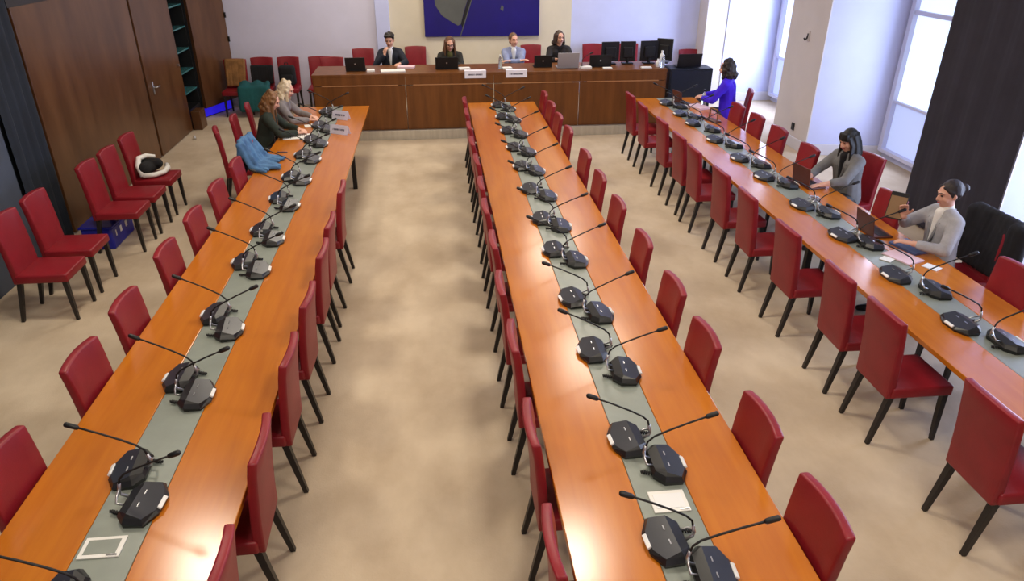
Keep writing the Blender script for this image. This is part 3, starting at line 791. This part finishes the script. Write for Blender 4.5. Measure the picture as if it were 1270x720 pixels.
namecard('white name card on the bench edge before the pale blue jacket', (1.415, 12.69, 1.135), 0, .37, .12, True)
namecard('white tent name card on the left table, nearer of the two', (-1.375, 10.24, .752), -.5, .30, .12)
namecard('white tent name card on the left table, farther of the two', (-1.45, 11.1, .752), -.5, .28, .13)
# left table things
sheet('white paper with notes under the hands of the woman with reddish hair', (-1.96, 10.12, .752), -1.45, .26, .36, ink=True)
sheet('white paper before the white-haired person at the left table', (-1.83, 10.72, .752), -1.3, .16, .22)
def pen(label, loc, rz, m):
    t = thing('pen', label, 'pen', loc, rz)
    bm = nb(); ringtube(bm, [(-.07,0,.006),(.055,0,.006),(.072,0,.005)], [.006,.006,.001], 8); obj('barrel', bm, t, m=M[m])
    bm = nb(); box(bm, (-.05,0,.0135), (.04,.003,.002)); obj('clip', bm, t, m=M['silver'])
pen('black pen lying on the notes at the left table', (-1.84, 9.98, .757), .8, 'black')
pen('dark pen lying on the bare left table near the denim jacket', (-2.02, 9.35, .752), -.1, 'ink')
def cloth(nm, label, cat, pts, m, vox=.012, parent=None, it=6):
    bm = nb()
    for a, b, ra, rb in pts: cone(bm, a, b, ra, rb, 10)
    o = obj(nm, remeshed(nm, bm, M[m], vox, it), parent)
    if label: tag(o, label, cat)
    return o
r = random.Random(4); pts = []
for i in range(16):
    u = i/15; y = 8.55+.56*u
    pts.append(((-2.33+r.uniform(-.02,.02), y, 1.09+.02*math.sin(u*7)-.10*(u-.4)**2), (-2.24+r.uniform(0,.1), y-.02, .80), .035, .03))
    pts.append(((-2.24+r.uniform(0,.06), y-.02, .80), (-2.02+r.uniform(-.06,.12)*(1-u*.2), y-.06+r.uniform(-.04,.04), .776), .03, .022))
    pts.append(((-2.33, y, 1.05), (-2.40+r.uniform(-.02,.02), y+.02, .66), .035, .03))
cloth('denim_jacket', 'crumpled blue denim jacket draped over the edge of the left table', 'jacket', pts, 'denim')
chair(-2.02, 8.84, FX, 'red leather chair at the left table half hidden under the denim jacket')
# trays set into the strips
def tray(label, loc, w, d, inner):
    t = thing('cable_hatch', label, 'hatch', loc)
    bm = nb(); box(bm, (0,0,.004), (w,d,.008), .002); obj('cover', bm, t, m=M['paper'])
    bm = nb(); box(bm, (0,0,.0085), (w*.78,d*.68,.003)); obj('inset', bm, t, m=M[inner])
    bm = nb(); ringtube(bm, [(w*.2,-d*.42,.01),(w*.45,-d*.42,.012)], .004, 6); obj('pull', bm, t, m=M['silver'])
tray('white rectangular hatch in the strip of the middle table', (1.10, 2.68, .7495), .19, .15, 'white')
tray('pale framed hatch in the strip of the left table', (-1.68, 2.66, .7495), .19, .13, 'strip')
# right table things
laptop('open brown laptop under the hands of the typing woman', (4.20, 7.42, .752), FX+.15, M['brown'], .32, .22, 1.7)
laptop('open brown laptop in front of the woman in the grey blazer', (4.16, 6.0, .752), FX-.0, M['brown'], .30, .2, 1.75)
sheet('slate blue folder lying before the woman in the grey blazer', (4.29, 5.62, .752), .25, .22, .3, 'bluecase', 'folder', 'folder', .02)
sheet('pink papers beside the slate blue folder on the right table', (4.09, 5.42, .752), .35, .2, .28, 'pink', 'paper_stack', 'papers', .012)
sheet('small white card beside the pink papers on the right table', (4.22, 5.2, .752), .5, .1, .13, 'white', 'card', 'card', .006)
sheet('scrap of white paper by the microphone and pink papers', (3.93, 5.40, .752), .6, .1, .1, 'paper', 'paper_scrap', 'paper', .004)
sheet('pink papers before the woman in the blue purple sweater', (4.24, 11.3, .752), .4, .24, .32, 'pink', 'paper_stack', 'papers', .03)
laptop('open dark brown laptop left of the pink papers at the far end', (4.08, 11.62, .752), FX+.2, M['brown'], .3, .2, 1.7)
bottle('clear water bottle beside the woman in the blue purple sweater', (4.37, 11.45, .752), M['water'], .26, .035, cap='black')
bm = nb(); rr = random.Random(2); p = [(rr.uniform(-.07,.07), rr.uniform(-.1,.1), .008+.02*rr.random()) for _ in range(16)]
ringtube(bm, p, .005, 6); ball(bm, p[0], .014, 8); ball(bm, p[-1], .014, 8)
tag(obj('earphones', bm, loc=(4.02, 6.9, .752), m=M['silver'], smooth=True), 'tangled shiny earphone wire behind the microphone near the brown laptop', 'earphones')
# tablet in the hand of the woman in the grey blazer
tb = thing('tablet', 'tablet with brown screen held up by the woman in the grey blazer', 'tablet')
Wd = GW['t'].matrix_basis.to_3x3(); wr = GW['t'].location + Matrix.Rotation(GW['t'].rotation_euler.z,3,'Z') @ GW['wR']
tb.location = wr + V((-.05, .06, .08)); tb.rotation_euler = (-.25, .05, FNX+PI+.9)
bm = nb(); box(bm, (0,0,0), (.15,.009,.25), .004); obj('casing', bm, tb, m=M['black'])
bm = nb(); box(bm, (0,-.0055,-.012), (.138,.002,.2)); obj('screen', bm, tb, m=mat('plain brown screen', rgb(150,120,84), .2))  # one even brown over the screen area
# black jacket on the chair of the woman in the grey blazer
gc = chair(4.78, 5.6, FNX-.1, 'red leather chair under the woman in grey blazer, with black jacket on it')
pts = []
for i in range(9):
    y = 5.34+.52*i/8; pts.append(((5.07,y,1.04),(5.14+.02*math.sin(i*2),y,.55),.05,.05)); pts.append(((5.06,y,1.04),(4.98,y,.56),.045,.045))
for y in (5.28, 5.33, 5.87): pts.append(((5.04,y,1.0),(5.05,y,.56),.075,.075))
cloth('black_jacket', 'black jacket hung over the chair of the woman in the grey blazer', 'jacket', pts, 'blackcloth', it=14)
chair(4.76, 7.58, FNX+.22, 'red leather chair under the typing woman in the grey cardigan')
chair(4.82, 11.35, FNX-.3, 'red leather chair under the woman in the blue purple sweater')
# bags
bg = thing('shoulder_bag', 'black and white shoulder bag on the seat by the handled door', 'bag', (-3.72, 9.42, .512), .5)
bm = nb()
for a, b, ra, rb in [((-.1,-.1,.09),(.1,.12,.08),.085,.07), ((-.06,.05,.12),(.08,.0,.12),.07,.06)]: cone(bm, a, b, ra, rb)
obj('pouch', remeshed('pouch', bm, M['blackcloth'], .01, 3), bg)
bm = nb(); ringtube(bm, [(-.14,-.18,.02),(-.16,-.1,.14),(-.12,.0,.21),(-.02,.05,.22),(.08,.06,.19)], [.03,.035,.035,.03,.025], 8)
ringtube(bm, [(-.14,-.18,.03),(0,-.2,.025),(.12,-.14,.025),(.2,.02,.03),(.22,.2,.02)], [.03,.03,.03,.035,.03], 8); obj('trim_band', bm, bg, m=M['paper'], smooth=True)
bp_ = thing('backpack', 'dark backpack on the chair by the back wall', 'bag', (-2.92, 15.0, .515), PI)
bm = nb(); box(bm, (0,.0,.2), (.32,.2,.38), .06, 4); obj('sack', bm, bp_, m=M['blackcloth'], smooth=True)
bm = nb(); box(bm, (0,.11,.13), (.24,.07,.2), .03, 3); obj('pocket', bm, bp_, m=M['blackcloth'], smooth=True)
bm = nb(); ringtube(bm, [(-.04,0,.38),(-.03,0,.44),(.03,0,.44),(.04,0,.38)], .01, 6); obj('handle', bm, bp_, m=M['leg'])
pts = []
for i in range(9):
    x = -3.63+.38*i/8; pts.append(((x,15.24,.86),(x+.01*math.sin(i*2),15.16,.5),.035,.03))
cloth('dark_jacket', 'dark jacket over the lower back of the chair beside the tan coat', 'jacket', [((a[0],a[1]-.06,a[2]),(b[0],b[1]-.04,.56),ra,rb) for a,b,ra,rb in pts], 'blackcloth')
pts = []
for i in range(9):
    x = -4.08+.32*i/8; pts.append(((x,15.1,.99),(x+.015*math.sin(i*2.2),14.98,.55),.045,.035)); pts.append(((x,15.12,.99),(x,15.18,.6),.04,.03))
cloth('tan_coat', 'tan coat hanging over the chair in the far left corner', 'coat', pts, 'tan')
pts = []
for i in range(14):
    x = -3.78+.5*i/13; pts.append(((x,14.8,.60+.03*math.sin(i)),(x+.02,14.62,.54),.05,.05)); pts.append(((x,14.62,.54),(x+.02*math.sin(i*3),14.56,.16),.06,.06))
cloth('teal_garment', 'teal garment draped over the seat in front of the tan coat', 'garment', pts, 'teal', it=16)
hb_ = thing('handbag', 'brown handbag with a strap on the chair beside the woman in blue', 'bag', (4.16, 10.42, .515), .3)
bm = nb(); box(bm, (0,0,.14), (.14,.3,.26), .04, 3); obj('body', bm, hb_, m=M['brown'], smooth=True)
bm = nb(); ringtube(bm, [(0,-.1,.26),(0,-.08,.42),(0,.08,.42),(0,.1,.26)], .012, 6); obj('strap', bm, hb_, m=M['tan'])
# blue crate under the chairs by the wall
cr_ = thing('storage_crate', 'blue storage crate on the floor under the chairs by the door panel', 'crate', (-3.98, 8.42, 0), .0)
bm = nb(); vs = box(bm, (0,0,.13), (.34,.62,.26), .02); obj('bin', bm, cr_, m=M['bluebin'])
bm = nb(); box(bm, (0,0,.272), (.37,.65,.025), .008); obj('lid', bm, cr_, m=M['bluebin'])
bm = nb()
for k, y in enumerate((-.2,-.06,.1)):
    box(bm, (.172,y,.17), (.004,.022 if k == 0 else .05,.07), .001)
obj('pale_print', bm, cr_, m=M['paper'])

# ------------------------------------------------------------------ light
def area(name, loc, rot, sx, sy, power, col):
    l = bpy.data.lights.new(name, 'AREA'); l.shape = 'RECTANGLE'; l.size = sx; l.size_y = sy; l.energy = power; l.color = col
    o = bpy.data.objects.new(name, l); COL.objects.link(o); o.location = loc; o.rotation_euler = rot; return o
for x, y, s in ((-1.2,1.5,1), (2.3,1.5,1), (-2.65,5.75,.55), (1.2,5.45,.55), (-1.2,9.5,1), (2.3,9.5,1), (-1.2,13.5,1), (2.3,13.5,1)):
    area('ceiling_lamp', (x, y, ZC-.05), (0,0,0), s, s*1.3, 66, (1,.89,.72))
for y0, y1, pw in ((13.3,15.0,150), (9.65,10.72,60), (4.4,6.4,160)):
    area('window_daylight', (GX-.2, (y0+y1)/2-.12, 1.9), (0, PI/2, 0), 2.9, y1-y0-.45, pw, (.62,.72,1))
w = bpy.data.worlds.new('world'); SC.world = w; w.use_nodes = True
w.node_tree.nodes['Background'].inputs[0].default_value = (.75,.8,1,1); w.node_tree.nodes['Background'].inputs[1].default_value = .4
SC.view_settings.view_transform = 'Standard'
SC.view_settings.look = 'None'
SC.view_settings.exposure = 0
